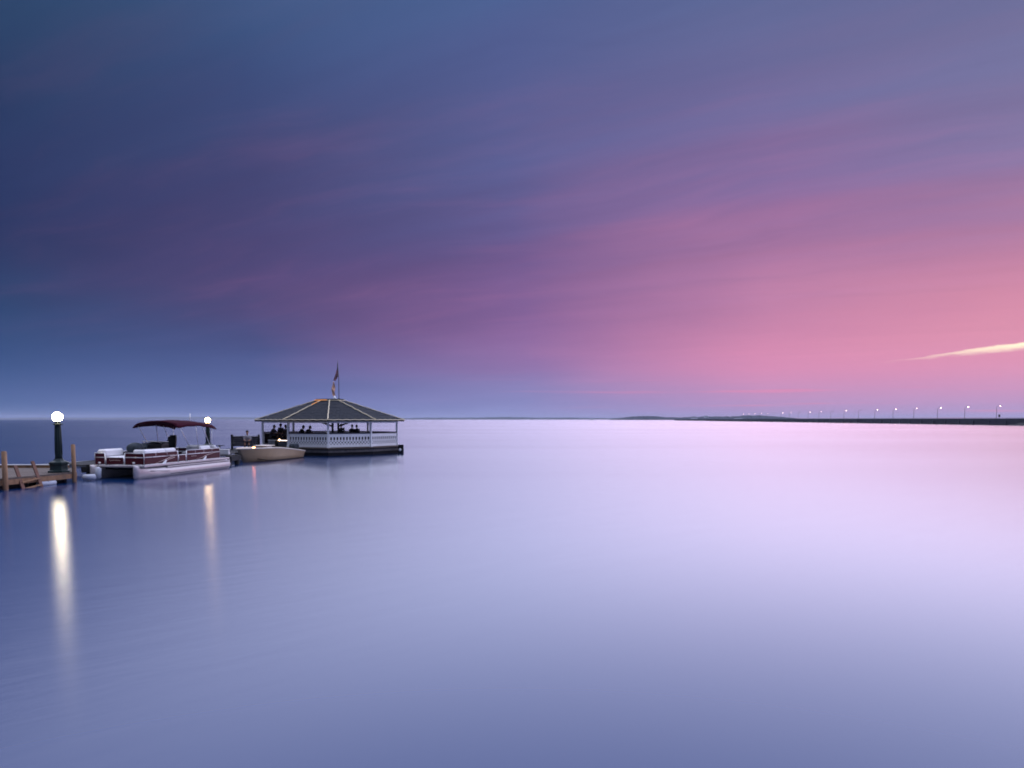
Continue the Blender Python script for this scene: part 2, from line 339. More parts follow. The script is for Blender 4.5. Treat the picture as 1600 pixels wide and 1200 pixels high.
# ---- bridge street lamps
pm = MB(); pm.tube([(0, 0, 0), (0, 0, 5.3), (0.25, 0, 5.75), (0.8, 0, 6.0), (1.5, 0, 6.05)], [.10, .08, .07, .05, .045], 8); pm = pm.mesh('pole', M['galv'])
hd = MB(); hd.ball((1.65, 0, 6.02), .38, 10, (1.2, .6, .35)); hd = hd.mesh('lamp_head', M['galv'])
ln = MB(); ln.ball((1.7, 0, 5.9), .22, 10, (1.1, .9, .7)); ln = ln.mesh('lamp_lens', M['street'])
ln2 = MB(); ln2.ball((1.7, 0, 5.9), .17, 10, (1.1, .9, .7)); ln2 = ln2.mesh('lamp_lens', M['street'])
lnoff = MB(); lnoff.ball((1.7, 0, 5.9), .30, 10, (1.1, .9, .7)); lnoff = lnoff.mesh('lamp_lens', M['galv'])
ORD = ['first', 'second', 'third', 'fourth', 'fifth', 'sixth', 'seventh', 'eighth', 'ninth', 'tenth', 'eleventh', 'twelfth', 'thirteenth', 'fourteenth', 'fifteenth',
       'sixteenth', 'seventeenth', 'eighteenth', 'nineteenth', 'twentieth', 'twenty-first', 'twenty-second', 'twenty-third']
ys = [322, 345.5] + [345.5 + 28.6 * k for k in range(1, 20)]
for k, y in enumerate(ys):
    lit = k not in (7, 9, 12, 15)
    t = thing('street_lamp', f'{"lit" if lit else "unlit"} street lamp on the bridge, {ORD[k]} from the right edge', 'street lamp', (BX(y) - 0.2, y, 3.1), 0.0, 'street lamps along the bridge')
    if lit and k % 3 == 1: lens_ = ln2
    elif lit: lens_ = ln
    else: lens_ = lnoff
    for nm, me in (('pole', pm), ('lamp_head', hd), ('lamp_lens', lens_)):
        o = bpy.data.objects.new(nm, me); COL.objects.link(o); o.parent = t
sg = thing('road_sign', 'small dark square sign on the bridge under the second lamp from the right', 'sign', (BX(343) - 0.3, 343, 3.1))
one('post', M['galv'], sg, 'tube', [(0, 0, 0), (0, 0, 1.0)], .05); one('plate', M['black'], sg, 'box', (0, -0.06, 1.2), (0.9, 0.05, 1.1), 0, .02)
# ---- rocky shore where the bridge meets the right edge
rnd = random.Random(11); nx, ny = 60, 40; vs = []; fs = []
for j in range(ny):
    for i in range(nx):
        X = 196 + i * 2.0; Y = 240 + j * 2.6
        edge = 206.0 + max(0.0, (Y - 250.0)) * 0.235 + 2.2 * math.sin(Y * .21) + 1.2 * math.sin(Y * .57)
        d = X - edge
        z = max(-0.8, min(2.3, -0.25 + d * 0.30)) + (rnd.uniform(-.35, .35) if d > -2 else 0)
        vs.append((X + rnd.uniform(-.5, .5), Y + rnd.uniform(-.6, .6), z))
for j in range(ny - 1):
    for i in range(nx - 1):
        a = j * nx + i; fs.append((a, a + 1, a + nx + 1, a + nx))
mb = MB(); mb.add(vs, fs); tag(mb.build('rocky_shore', M['rock']), kind='structure')

# ================================================================ near dock on the left
DZ = 0.45
def deck_boards(poly, z, along, w=0.145, gap=0.012, th=0.04, seed=1):
    """boards clipped to a convex polygon; along = direction the boards run"""
    rr = random.Random(seed); ax = Vector((math.cos(along), math.sin(along))); ay = Vector((-ax.y, ax.x)); m_ = MB()
    pr = [(Vector(p).dot(ax), Vector(p).dot(ay)) for p in poly]
    lo, hi = min(p[1] for p in pr), max(p[1] for p in pr); q = lo
    while q + w < hi + 1e-6:
        def span(v):
            xs = []
            for i in range(len(pr)):
                (x1, y1), (x2, y2) = pr[i], pr[(i + 1) % len(pr)]
                if (y1 - v) * (y2 - v) <= 0 and abs(y1 - y2) > 1e-9: xs.append(x1 + (x2 - x1) * (v - y1) / (y2 - y1))
            return (min(xs), max(xs)) if len(xs) > 1 else None
        a, b = span(q + 0.004), span(q + w - gap)
        if a and b:
            jit = [rr.uniform(-.012, .012) for _ in range(2)]; zz = z + rr.uniform(-.004, .004)
            c = [ax * (a[0] + jit[0]) + ay * q, ax * (a[1] + jit[1]) + ay * q, ax * (b[1] + jit[1]) + ay * (q + w - gap), ax * (b[0] + jit[0]) + ay * (q + w - gap)]
            m_.prism([tuple(p) for p in c], zz - th, zz)
        q += w
    return m_
dock = thing('dock', 'weathered brown timber dock in the lower left corner with ladder and lamp', 'dock')
POLY = [(-19.95, 25.0), (-18.75, 31.3), (-20.5, 34.0), (-27.5, 34.0), (-27.5, 25.0)]
e0, e1 = Vector(POLY[0]), Vector(POLY[1]); eang = math.atan2(e1.y - e0.y, e1.x - e0.x)
deck_boards(POLY, DZ, eang + math.pi / 2, seed=2).build('decking', M['deckwood'], dock, 'stuff')
def edge_beam(name, a, b, z, w, h, m, parent, off=0.0):
    a, b = Vector((*a, z)), Vector((*b, z)); d = (b - a).normalized(); n_ = Vector((d.y, -d.x, 0)) * off
    return one(name, m, parent, 'beam', a + n_, b + n_, w, h)
edge_beam('side_beam', POLY[0], POLY[1], DZ - 0.17, 0.06, 0.20, M['wood'], dock, 0.035)
edge_beam('rub_strip', POLY[0], POLY[1], DZ - 0.03, 0.05, 0.06, M['deckwood'], dock, 0.045)
edge_beam('end_beam', POLY[1], POLY[2], DZ - 0.14, 0.06, 0.22, M['wood'], dock, 0.035)
edge_beam('kerb', (-27.5, 33.9), (-20.6, 33.9), DZ + 0.06, 0.12, 0.12, M['wood'], dock)
edge_beam('kerb_cap', (-27.5, 33.9), (-20.6, 33.9), DZ + 0.135, 0.16, 0.03, M['white'], dock)
for k in range(7):
    y = 25.4 + k * 0.95; x = -19.95 + (y - 25) * 0.1905 - 0.35
    one('pile', M['darkwood'], dock, 'tube', [(x, y, -0.8), (x, y, DZ - 0.06)], 0.12, 8)
one('skirt', M['tar'], dock, 'beam', (-20.25, 25, 0.1), (-19.1, 31.1, 0.1), 0.06, 0.34)
# white floats tucked under the dock side
f = thing('dock_float', 'long pale float tucked under the near dock side beside the ladder', 'float', (0, 0, 0))
one('drum', M['floatw'], f, 'tube', [(-19.12, 29.35, .08), (-19.11, 29.40, .08), (-18.96, 30.2, .08), (-18.95, 30.25, .08)], [.05, .11, .11, .05], 10)
one('strap', M['black'], f, 'tube', [(-19.04, 29.80, .08), (-19.035, 29.83, .08)], .114, 10)
def round_post(name, label, x, y, z0, z1, r, m, lean=(0, 0)):
    t = thing(name, label, 'post', (x, y, 0))
    one('shaft', m, t, 'tube', [(0, 0, z0), (lean[0] * .5, lean[1] * .5, (z0 + z1) / 2), (lean[0], lean[1], z1)], [r, r * .98, r * .95], 10)
    one('cap', m, t, 'tube', [(lean[0], lean[1], z1 - .001), (lean[0], lean[1], z1 + .03)], [r * .95, r * .7], 10)
    return t
round_post('dock_post', 'tall bare timber post beside the dock ladder at the left edge', -19.22, 27.65, -0.8, 1.46, 0.095, M['wood'], (-.02, 0))
round_post('dock_post', 'slim timber post at the dock corner right of the big street lamp', -18.66, 31.1, -0.8, 1.60, 0.085, M['wood'], (-.03, 0))
# ladder
lad = thing('ladder', 'reddish timber ladder leaning from the dock down into the water', 'ladder', (0, 0, 0))
A0, A1 = Vector((-19.36, 29.45, 1.00)), Vector((-18.66, 29.10, -0.40)); B0, B1 = Vector((-19.52, 28.65, 0.88)), Vector((-18.82, 28.30, -0.50))
one('side_rail', M['redwood'], lad, 'beam', A0, A1, 0.12, 0.06); one('side_rail', M['redwood'], lad, 'beam', B0, B1, 0.12, 0.06)
for s in (0.48, 0.66, 0.84):
    one('rung', M['wood'], lad, 'beam', B0.lerp(B1, s), A0.lerp(A1, s), 0.14, 0.045)
# grey ramp beyond
rp = thing('floating_ramp', 'low grey floating ramp sloping up behind the near dock', 'ramp', (0, 0, 0))
m_ = MB(); m_.loft([[(-27.2, 41.5, -.3), (-27.2, 41.5, .10), (-27.2, 43.5, .10), (-27.2, 43.5, -.3)], [(-24.5, 41.3, -.3), (-24.5, 41.3, .30), (-24.5, 43.3, .30), (-24.5, 43.3, -.3)], [(-21.2, 41, -.3), (-21.2, 41, .66), (-21.2, 43, .66), (-21.2, 43, -.3)]]); m_.build('slab', M['greypaint'], rp)
one('edge_strip', M['fascia'], rp, 'beam', (-24.5, 41.26, .27), (-21.2, 40.96, .63), .05, .05)
# fenders between dock corner and pontoon bow
for lab, pts in (('white fender lying low beside the dock corner post', [(-18.72, 31.75, .16), (-18.70, 31.80, .16), (-18.28, 31.95, .17), (-18.23, 31.95, .17)]),
                 ('upright white fender hanging by the pontoon bow', [(-18.52, 32.6, .02), (-18.52, 32.6, .09), (-18.50, 32.6, .50), (-18.50, 32.6, .57)])):
    t = thing('fender', lab, 'fender', (0, 0, 0), 0, 'white fenders at the pontoon bow')
    one('body', M['floatw'], t, 'tube', pts, [.04, .13, .13, .04], 12)
    e = Vector(pts[-1]); one('rope', M['black'], t, 'tube', [e, e + Vector((-.02, .05, .12))], .012, 6)

# ================================================================ walkway to the pavilion
WZ = 0.60
wk = thing('walkway', 'dark timber walkway leading behind the boats to the pavilion', 'walkway')
WPOLYS = [[(-19.62, 33.2), (-18.35, 42.5), (-20.4, 42.5), (-21.6, 34.05), (-20.6, 34.05)], [(-17.25, 42.5), (-17.25, 54.35), (-20.2, 57.15), (-20.4, 42.5)]]
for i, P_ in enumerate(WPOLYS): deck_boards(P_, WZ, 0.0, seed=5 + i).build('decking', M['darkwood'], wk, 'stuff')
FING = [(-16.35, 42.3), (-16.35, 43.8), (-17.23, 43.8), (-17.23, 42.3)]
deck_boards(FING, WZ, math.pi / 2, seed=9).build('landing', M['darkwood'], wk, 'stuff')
for a, b in (((-19.62, 33.2), (-18.35, 42.5)), ((-17.23, 42.28), (-16.33, 42.28)), ((-16.33, 42.28), (-16.33, 43.8)), ((-17.22, 43.9), (-17.22, 54.3)), ((-18.35, 42.45), (-17.25, 42.28))):
    edge_beam('edge_beam', a, b, WZ - 0.20, 0.07, 0.26, M['darkwood'], wk, 0.04)
for x, y in ((-19.7, 34), (-19.3, 36.6), (-18.95, 39.2), (-18.6, 41.8), (-17.15, 42.45), (-16.45, 42.45), (-16.45, 43.65), (-17.35, 46), (-17.35, 49), (-17.35, 52)):
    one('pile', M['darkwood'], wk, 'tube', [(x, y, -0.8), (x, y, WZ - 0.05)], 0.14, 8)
# ================================================================ globe street lamps on the dock
def globe_lamp(label, x, y, z, h, gm, gr_):
    t = thing('globe_lamp', label, 'street lamp', (x, y, z), 0.0, 'globe lamps along the dock')
    b = MB(); n8 = 8
    b.lathe([(.42, 0), (.42, .07), (.36, .10), (.34, .16), (.33, .30), (.37, .34), (.38, .42), (.33, .46), (.22, .50), (.16, .58)], n=n8, smooth=False); b.build('base', M['iron'], t)
    fl = MB(); fl.lathe([(.145, .57), (.13, .75), (.115, h - .66), (.11, h - .60)], n=14); fl.build('shaft', M['iron'], t)
    rb = MB()
    for k in range(10):
        a = 2 * math.pi * k / 10
        rb.tube([(.135 * math.cos(a), .135 * math.sin(a), .75), (.113 * math.cos(a), .113 * math.sin(a), h - .70)], .014, 5)
    rb.build('fluting', M['iron'], t)
    cp = MB(); cp.lathe([(.11, h - .62), (.12, h - .60), (.21, h - .57), (.21, h - .545), (.11, h - .53), (.10, h - .46), (.13, h - .44), (.13, h - .42)], n=14); cp.build('collar', M['iron'], t)
    r = gr_; zc = h - .44 + r * .92
    gl = MB(); gl.lathe([(r * .45, zc - r * .90), (r * .80, zc - r * .62), (r * .98, zc - r * .15), (r, zc + r * .12), (r * .93, zc + r * .38), (r * .72, zc + r * .66), (r * .40, zc + r * .92), (r * .12, zc + r * 1.06), (.01, zc + r * 1.09)], n=20); gl.build('globe', gm, t)
    return t
globe_lamp('large lit globe lamp on a dark green post on the near dock', -19.22, 30.95, DZ + .003, 2.60, M['lamp_white'], .195)
globe_lamp('smaller lit globe lamp rising behind the red pontoon boat', -19.55, 47.0, WZ + .006, 2.30, M['lamp_warm'], .168)

# ================================================================ red pontoon boat
PANG = math.atan2(-.989, -.145)
pb = thing('pontoon_boat', 'maroon and white pontoon boat with a maroon canopy moored beside the dock', 'boat', (-17.35, 36.45, 0), PANG)
for sy in (1, -1):
    rings = []
    for x, ry, rz_, zc in ((-3.9, .26, .26, .24), (-3.75, .31, .31, .22), (-2, .32, .32, .21), (1.6, .32, .32, .21), (2.5, .30, .32, .22), (3.1, .22, .32, .25), (3.55, .12, .32, .29), (3.85, .03, .31, .33)):
        rings.append([(x, sy * 1.06 + ry * math.cos(2 * math.pi * j / 20), zc + rz_ * math.sin(2 * math.pi * j / 20)) for j in range(20)])
    hull = MB(); hull.loft(rings, True, True); hull = hull.build('pontoon', M['alu'], pb)
    one('strake', M['greypaint'], hull, 'beam', (1.7, sy * 1.385, .26), (3.0, sy * 1.31, .34), .02, .03)
    one('splash_rail', M['boot'], hull, 'tube', [(-3.8, sy * 1.36, .12), (1.6, sy * 1.37, .12)], .012, 6)
one('deck', M['greypaint'], pb, 'box', (-.12, 0, .575), (7.2, 2.62, .05))
one('crossmembers', M['tar'], pb, 'box', (-.3, 0, .47), (6.8, 2.30, .14))
one('deck_trim', M['alu'], pb, 'box', (-.12, 1.335, .575), (7.24, .05, .10), 0, .015); one('deck_trim', M['alu'], pb, 'box', (-.12, -1.335, .575), (7.24, .05, .10), 0, .015)
one('bow_trim', M['alu'], pb, 'box', (3.505, 0, .575), (.05, 2.72, .10), 0, .015)
one('rub_rail', M['alu'], pb, 'box', (-1.0, 1.33, .455), (5.6, .06, .07), 0, .02); one('rub_rail', M['alu'], pb, 'box', (-1.0, -1.33, .455), (5.6, .06, .07), 0, .02)
# fence: maroon panels in aluminium frames
FZ0, FZM, FZ1 = .63, .96, 1.16
def fence(a, b, top=FZ1, upper=True):
    a, b = Vector(a), Vector(b); d = b - a; L_ = d.length; rz = math.atan2(d.y, d.x); c = (a + b) / 2
    p = one('fence_panel', M['maroon'], pb, 'box', (c.x, c.y, (FZ0 + FZM) / 2), (L_ - .04, .022, FZM - FZ0 - .02), rz)
    if upper: one('upper_strip', M['maroon'], p, 'box', (c.x, c.y, (FZM + top) / 2), (L_ - .05, .018, top - FZM - .05), rz)
    fr = MB()
    zs = [FZ0, FZM] + ([top] if upper else [])
    for z in zs: fr.tube([(a.x, a.y, z), (b.x, b.y, z)], .017, 8)
    for q in (a, b): fr.tube([(q.x, q.y, FZ0), (q.x, q.y, top if upper else FZM)], .019, 8)
    n_ = max(1, int(L_ / .75))
    if upper:
        for k in range(1, n_): s = a.lerp(b, k / n_); fr.tube([(s.x, s.y, FZM), (s.x, s.y, top)], .013, 6)
    fr.build('frame', M['rail'], p)
    return p
ny_, fb, fs_ = 1.22, 3.34, -3.0
fence((fb, -ny_), (fb, -.72)); fence((fb, -.66), (fb, .22), upper=False); fence((fb, .28), (fb, ny_))
fence((fb, ny_), (.78, ny_)); fence((.72, ny_), (.12, ny_), upper=False); fence((.06, ny_), (fs_, ny_))
fence((fb, -ny_), (.4, -ny_)); fence((.34, -ny_), (fs_, -ny_)); fence((fs_, -ny_), (fs_, .5)); fence((fs_, .56), (fs_, ny_))
# small pale script marks, swooshes and docking lights on the panels
for pts in ([(2.55, .66), (1.9, .78), (1.35, .90), (.95, .95)], [(2.0, .66), (1.5, .80), (1.05, .87)], [(-.75, .68), (-1.3, .74), (-1.8, .86), (-2.5, .93)]):
    s_ = MB(); s_.tube([(x, ny_ + .016, z) for x, z in pts], [.004, .011, .013, .004][:len(pts)], 5); s_.build('pale_swoosh', M['silver'], pb)
def script_mark(c, ux, w, hgt):
    """a short run of unreadable cursive: linked loops"""
    s_ = MB(); n_ = 42; pts = []
    for k in range(n_):
        u = k / (n_ - 1); a = u * 6.28 * 6
        pts.append(Vector(c) + Vector(ux) * (w * (u - .5) + .012 * math.cos(a)) + Vector((0, 0, hgt * .5 * math.sin(a) * (1.5 if k < 6 else .8))))
    s_.tube(pts, .006, 4); s_.build('script_mark', M['silver'], pb)
script_mark((fb + .018, -.22, .84), (0, 1, 0), .55, .05); script_mark((-.55, ny_ + .018, .86), (-1, 0, 0), .45, .05); script_mark((1.35, ny_ + .018, 1.0), (-1, 0, 0), .5, .035)
for y in (-.98, .72):
    d_ = MB(); d_.ball((fb + .02, y, .72), .055, 10, (.4, 1.3, .8)); d_.build('docking_light', M['white'], pb)
# seating: white vinyl loungers with rolled backs
def seat(x, y, lx, ly, back):
    b = one('seat_base', M['vinyl'], pb, 'box', (x, y, .79), (lx, ly, .36), 0, .05)
    ox, oy, bx_, by_ = back
    one('seat_back', M['vinyl'], b, 'box', (x + ox, y + oy, 1.14), (bx_, by_, .36), 0, .08)
seat(2.45, .82, 1.5, .62, (0, .27, 1.6, .20)); seat(2.45, -.82, 1.5, .62, (0, -.27, 1.6, .20))
seat(3.0, -.98, .42, .4, (.18, 0, .16, .42)); seat(3.0, .9, .42, .56, (.18, 0, .16, .60))
seat(1.25, .82, .8, .62, (0, .27, .9, .20)); seat(-2.5, .3, .62, 1.6, (-.27, 0, .2, 1.7)); seat(-1.7, .85, .9, .56, (0, .25, 1.0, .2))
# helm console, wheel, chairs
cn = MB(); cn.loft([[(-.55, -.95, .6), (.25, -.95, .6), (.25, -.05, .6), (-.55, -.05, .6)], [(-.45, -.95, 1.42), (.15, -.95, 1.42), (.15, -.05, 1.42), (-.45, -.05, 1.42)], [(-.4, -.92, 1.56), (.0, -.92, 1.50), (.0, -.08, 1.50), (-.4, -.08, 1.56)]]); cn = cn.build('console', M['black'], pb)
one('windscreen_trim', M['vinyl'], cn, 'box', (-.2, -.5, 1.575), (.5, .92, .03), 0, .01)
wh = MB(); wh.tube([(-.68, -.5 + .17 * math.cos(2 * math.pi * k / 16), 1.35 + .17 * math.sin(2 * math.pi * k / 16)) for k in range(17)], .016, 6); wh.tube([(-.68, -.67, 1.35), (-.68, -.33, 1.35)], .012, 6); wh.build('steering_wheel', M['black'], pb)
def chair(x, y, m, zt, rot=0.0):
    c = MB(); c.tube([(x, y, .6), (x, y, .95)], .06, 8); c.box((x, y, 1.02), (.5, .5, .14), rot, .05); c = c.build('helm_chair', m, pb)
    b_ = MB(); b_.loft([[(x - .20 - .1 * k + t_ * .1, y + s * w, z) for s, t_ in ((-1, 0), (1, 0), (1, 1), (-1, 1))] for k, (z, w) in enumerate(((1.06, .22), (1.35, .25), (zt - .12, .22), (zt, .13)))], True); b_.build('chair_back', m, c)
chair(-1.1, -.5, M['black'], 1.88)
chair(.95, -.72, M['teal'], 1.52)
cv = MB(); cv.ball((1.35, -.62, 1.30), .46, 14, (1.05, .75, .62)); cv.build('covered_seat', M['teal'], pb)
one('dash_rail', M['rail'], cn, 'tube', [(.05, -.9, 1.5), (.45, -.9, 1.62), (.45, -.1, 1.62), (.05, -.1, 1.5)], .014, 6)
# outboard at the stern
ob = MB(); ob.loft([[(-3.55 + a * .26, b * .2, z) for a, b in ((-1, -1), (1, -1), (1, 1), (-1, 1))] for z in (.75, .80, 1.05, 1.12)]); ob.tube([(-3.5, 0, .8), (-3.5, 0, -.4)], .09, 8); ob.build('outboard_motor', M['black'], pb)
# bimini canopy
cx0, cx1 = .70, -2.75; nx_, nyb = 20, 16; top = []; bot = []
for i in range(nx_ + 1):
    s = i / nx_; x = cx0 + (cx1 - cx0) * s
    crown = 2.66 - .10 * (2 * s - .75) ** 2
    for j in range(nyb + 1):
        q = j / nyb * 2 - 1
        flap = max(0.0, abs(q) - .80) / .20
        z = crown - .20 * abs(q) ** 2.2 - .12 * flap * (0.6 + 0.4 * abs(2 * s - 1)) + .008 * math.sin(21 * s + 3 * q)
        ex = .10 * (1 - abs(q) ** 2) * (-1 if s < .5 else 1) * abs(2 * s - 1)
        yy = q * 1.32 if abs(q) < .8 else math.copysign(1.056 + (abs(q) - .8) * .75, q)
        top.append((x + ex, yy, z)); bot.append((x + ex, yy * .985, z - .03))
n1_ = nyb + 1; fs = []
for i in range(nx_):
    for j in range(nyb):
        a = i * n1_ + j; o_ = len(top); fs.append((a, a + 1, a + n1_ + 1, a + n1_)); fs.append((o_ + a, o_ + a + n1_, o_ + a + n1_ + 1, o_ + a + 1))
    for j in (0, nyb):
        a = i * n1_ + j; o_ = len(top); fs.append((a, a + n1_, o_ + a + n1_, o_ + a))
for j in range(nyb):
    for i in (0, nx_):
        a = i * n1_ + j; o_ = len(top); fs.append((a, a + 1, o_ + a + 1, o_ + a))
cb = MB(); cb.add(top + bot, fs, True); can = cb.build('canopy', M['canvas'], pb)
for s, x in ((0, cx0 - .02), (1, cx1 + .02)):
    sk = MB(); zc_ = 2.60 if s == 0 else 2.50; ex = -.10 if s == 0 else .10
    sk.tube([(x + ex * (1 - (q / 1.1) ** 2), q, zc_ - .17 * (abs(q) / 1.1) ** 2.2 - (.07 if abs(q) > 1.0 else 0)) for q in (-1.1, -.9, -.6, -.3, 0, .3, .6, .9, 1.1)], .035, 8); sk.build('canopy_hem', M['canvas'], can)
for sy in (-1.10, 1.10):
    for p0, p1 in (((.42, sy, 2.36), (-.55, sy, 1.18)), ((-1.0, sy, 2.42), (-1.2, sy, 1.18)), ((-1.6, sy, 2.36), (-2.35, sy, 1.18)), ((-2.46, sy, 2.28), (-2.42, sy, 1.18))):
        one('canopy_pole', M['rail'], pb, 'tube', [p0, p1], .016, 6)
one('light_mast', M['white'], pb, 'tube', [(-2.0, .15, 2.5), (-2.04, .15, 3.0)], [.018, .026], 8)
for x in (2.0, -1.35):
    cl = MB(); cl.loft([[(x - .02, 1.37, .60), (x + .20, 1.37, .60), (x + .20, 1.30, .60), (x - .02, 1.30, .60)], [(x - .14, 1.37, .78), (x - .10, 1.37, .80), (x - .10, 1.33, .80), (x - .14, 1.33, .78)]]); cl.build('mooring_cleat', M['white'], pb)

# ================================================================ tan skiff
B_, S_ = Vector((-16.9, 44.9)), Vector((-15.4, 51.4)); LK = (B_ - S_).length; KA = math.atan2((B_ - S_).y, (B_ - S_).x); KC = (B_ + S_) / 2
sk = thing('skiff', 'tan open motor skiff with outboard moored in front of the pavilion', 'boat', (KC.x, KC.y, 0), KA)
# local +x bow, camera side is +y
def kx(t): return LK / 2 - t * LK
outer = []
for t_ in (0.0, .03, .07, .13, .2, .3, .4, .5, .6, .7, .8, .9, 1.0):
    b = 1.02 * (1 - (1 - min(1, t_ / .42)) ** 2.3) if t_ < .42 else 1.02 - .10 * ((t_ - .42) / .58) ** 2
    b = max(b, .05); zs = .86 - .02 * min(1, t_ / .4) - .36 * max(0, (t_ - .42) / .58) ** 1.25
    zc = .42 - .36 * min(1, t_ / .35); bc = b * (.55 + .30 * min(1, t_ / .4)); zk = .25 - .55 * min(1, (t_ / .16)) ** .7
    xr = kx(t_); rake = .42 * (1 - min(1, t_ / .12))
    sec = lambda sgn: [(xr, sgn * b, zs), (xr - rake * .25, sgn * (b * .985), zs - .07), (xr - rake * .6, sgn * (bc + (b - bc) * .35), zc + (zs - zc) * .38), (xr - rake, sgn * bc, zc)]
    outer.append(sec(1) + [(xr - rake * 1.25, 0.0, zk)] + sec(-1)[::-1])
hb = MB(); hb.loft(outer, False, True, closed=False)
hb.add(outer[-1], [tuple(range(len(outer[-1])))])
hull = hb.build('hull', M['tan'], sk); so = hull.modifiers.new('thick', 'SOLIDIFY'); so.thickness = .05; so.offset = -1
gn = MB()
for idx in (0, -1): gn.tube([(p[idx][0], p[idx][1], p[idx][2] + .012) for p in outer], .038, 8)
gn.tube([(outer[-1][0][0], outer[-1][0][1], outer[-1][0][2]), (outer[-1][-1][0], outer[-1][-1][1], outer[-1][-1][2])], .035, 8); gn.build('gunwale', M['cream'], sk)
bs = MB(); bs.tube([(p[3][0], p[3][1] * 1.01, max(.045, p[3][2] - .02)) for p in outer[4:]], .03, 6); bs.build('boot_stripe', M['boot'], sk)
fd = MB(); fd.add([(p[0][0] - .05, p[0][1] * .96, p[0][2] - .02) for p in outer[:6]] + [(p[-1][0] - .05, p[-1][1] * .96, p[-1][2] - .02) for p in outer[:6]], [(i, i + 1, i + 7, i + 6) for i in range(5)]); fd = fd.build('foredeck', M['cream'], sk); fd.modifiers.new('thick', 'SOLIDIFY').thickness = .03
one('floor', M['cream'], sk, 'box', (-1.1, 0, .2), (4.0, 1.2, .05)); one('thwart', M['cream'], sk, 'box', (-1.9, 0, .44), (.5, 1.66, .10), 0, .03)
con = one('console', M['vinyl'], sk, 'box', (.35, 0, .60), (.8, .8, .72), 0, .08); one('console_lid', M['cream'], con, 'box', (.35, 0, .98), (1.2, .9, .05), 0, .02)
cw = MB(); cw.loft([[(-3.45 + a * .30 * k, b * .22 * k + .0, z) for a, b in ((-1, -1), (1, -1), (1, 1), (-1, 1))] for z, k in ((.55, .7), (.66, 1.0), (.86, 1.0), (.97, .75))]); cw.tube([(-3.45, 0, .6), (-3.5, 0, -.4)], .08, 8); cw.build('outboard_motor', M['teal'], sk)
nv = MB(); nv.ball((2.35, .52, .93), .06, 10, (2.2, 1, .7)); nv.build('navigation_light', M['red'], sk)
one('light_bracket', M['black'], sk, 'box', (2.35, .52, .875), (.2, .12, .03))
# ================================================================ pavilion
GC = Vector((-14.4, 58.0)); GZ = 0.60
PV = [Vector(p) - GC for p in ((-13.41, 53.33), (-10.71, 55.5), (-9.17, 58.2), (-12.07, 61.3), (-15.39, 62.67), (-18.09, 60.5), (-19.63, 57.6), (-16.73, 54.7))]
NAMES = 8
gz = thing('pavilion', 'white open-sided octagonal pavilion with dark shingle roof floating on the water', 'pavilion', (GC.x, GC.y, 0))
ring = lambda k: [(p.x * k, p.y * k) for p in PV]
one('deck', M['deckwood'], gz, 'prism', ring(1.07), GZ - .07, GZ)
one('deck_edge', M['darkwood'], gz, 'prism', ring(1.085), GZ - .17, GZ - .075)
for i in range(8):
    a, b = PV[i] * 1.06, PV[(i + 1) % 8] * 1.06
    one('fascia', M['fascia'], gz, 'beam', (a.x, a.y, GZ - .26), (b.x, b.y, GZ - .26), .05, .16)
one('float', M['tar'], gz, 'prism', ring(1.04), -.5, GZ - .2)
PM = MB(); PM.box((0, 0, 1.33), (.15, .15, 1.46), 0, .012); PM.box((0, 0, .62), (.20, .20, .05)); PM.box((0, 0, 2.00), (.19, .19, .05), 0, .01); pme = PM.mesh('post', M['white'])
EAVE = 2.64
for i, p in enumerate(PV):
    o = MB(); ang = math.atan2(p.y, p.x)
    o.box((p.x, p.y, (GZ + EAVE) / 2), (.15, .15, EAVE - GZ), ang, .012); o = o.build('post', M['white'], gz)
    one('post_base', M['white'], o, 'box', (p.x, p.y, GZ + .07), (.21, .21, .14), ang, .015)
def face(i):
    a, b = PV[i], PV[(i + 1) % 8]; d = (b - a); L_ = d.length; d.normalize(); n_ = Vector((d.y, -d.x))     # n_ points outward
    if n_.dot((a + b)) < 0: n_ = -n_
    return a, d, n_, L_
def fbox(m_, i, u0, u1, off, th, z0, z1):
    a, d, n_, L_ = face(i); c = a + d * ((u0 + u1) / 2) + n_ * off
    m_.box((c.x, c.y, (z0 + z1) / 2), (u1 - u0, th, z1 - z0), math.atan2(d.y, d.x))
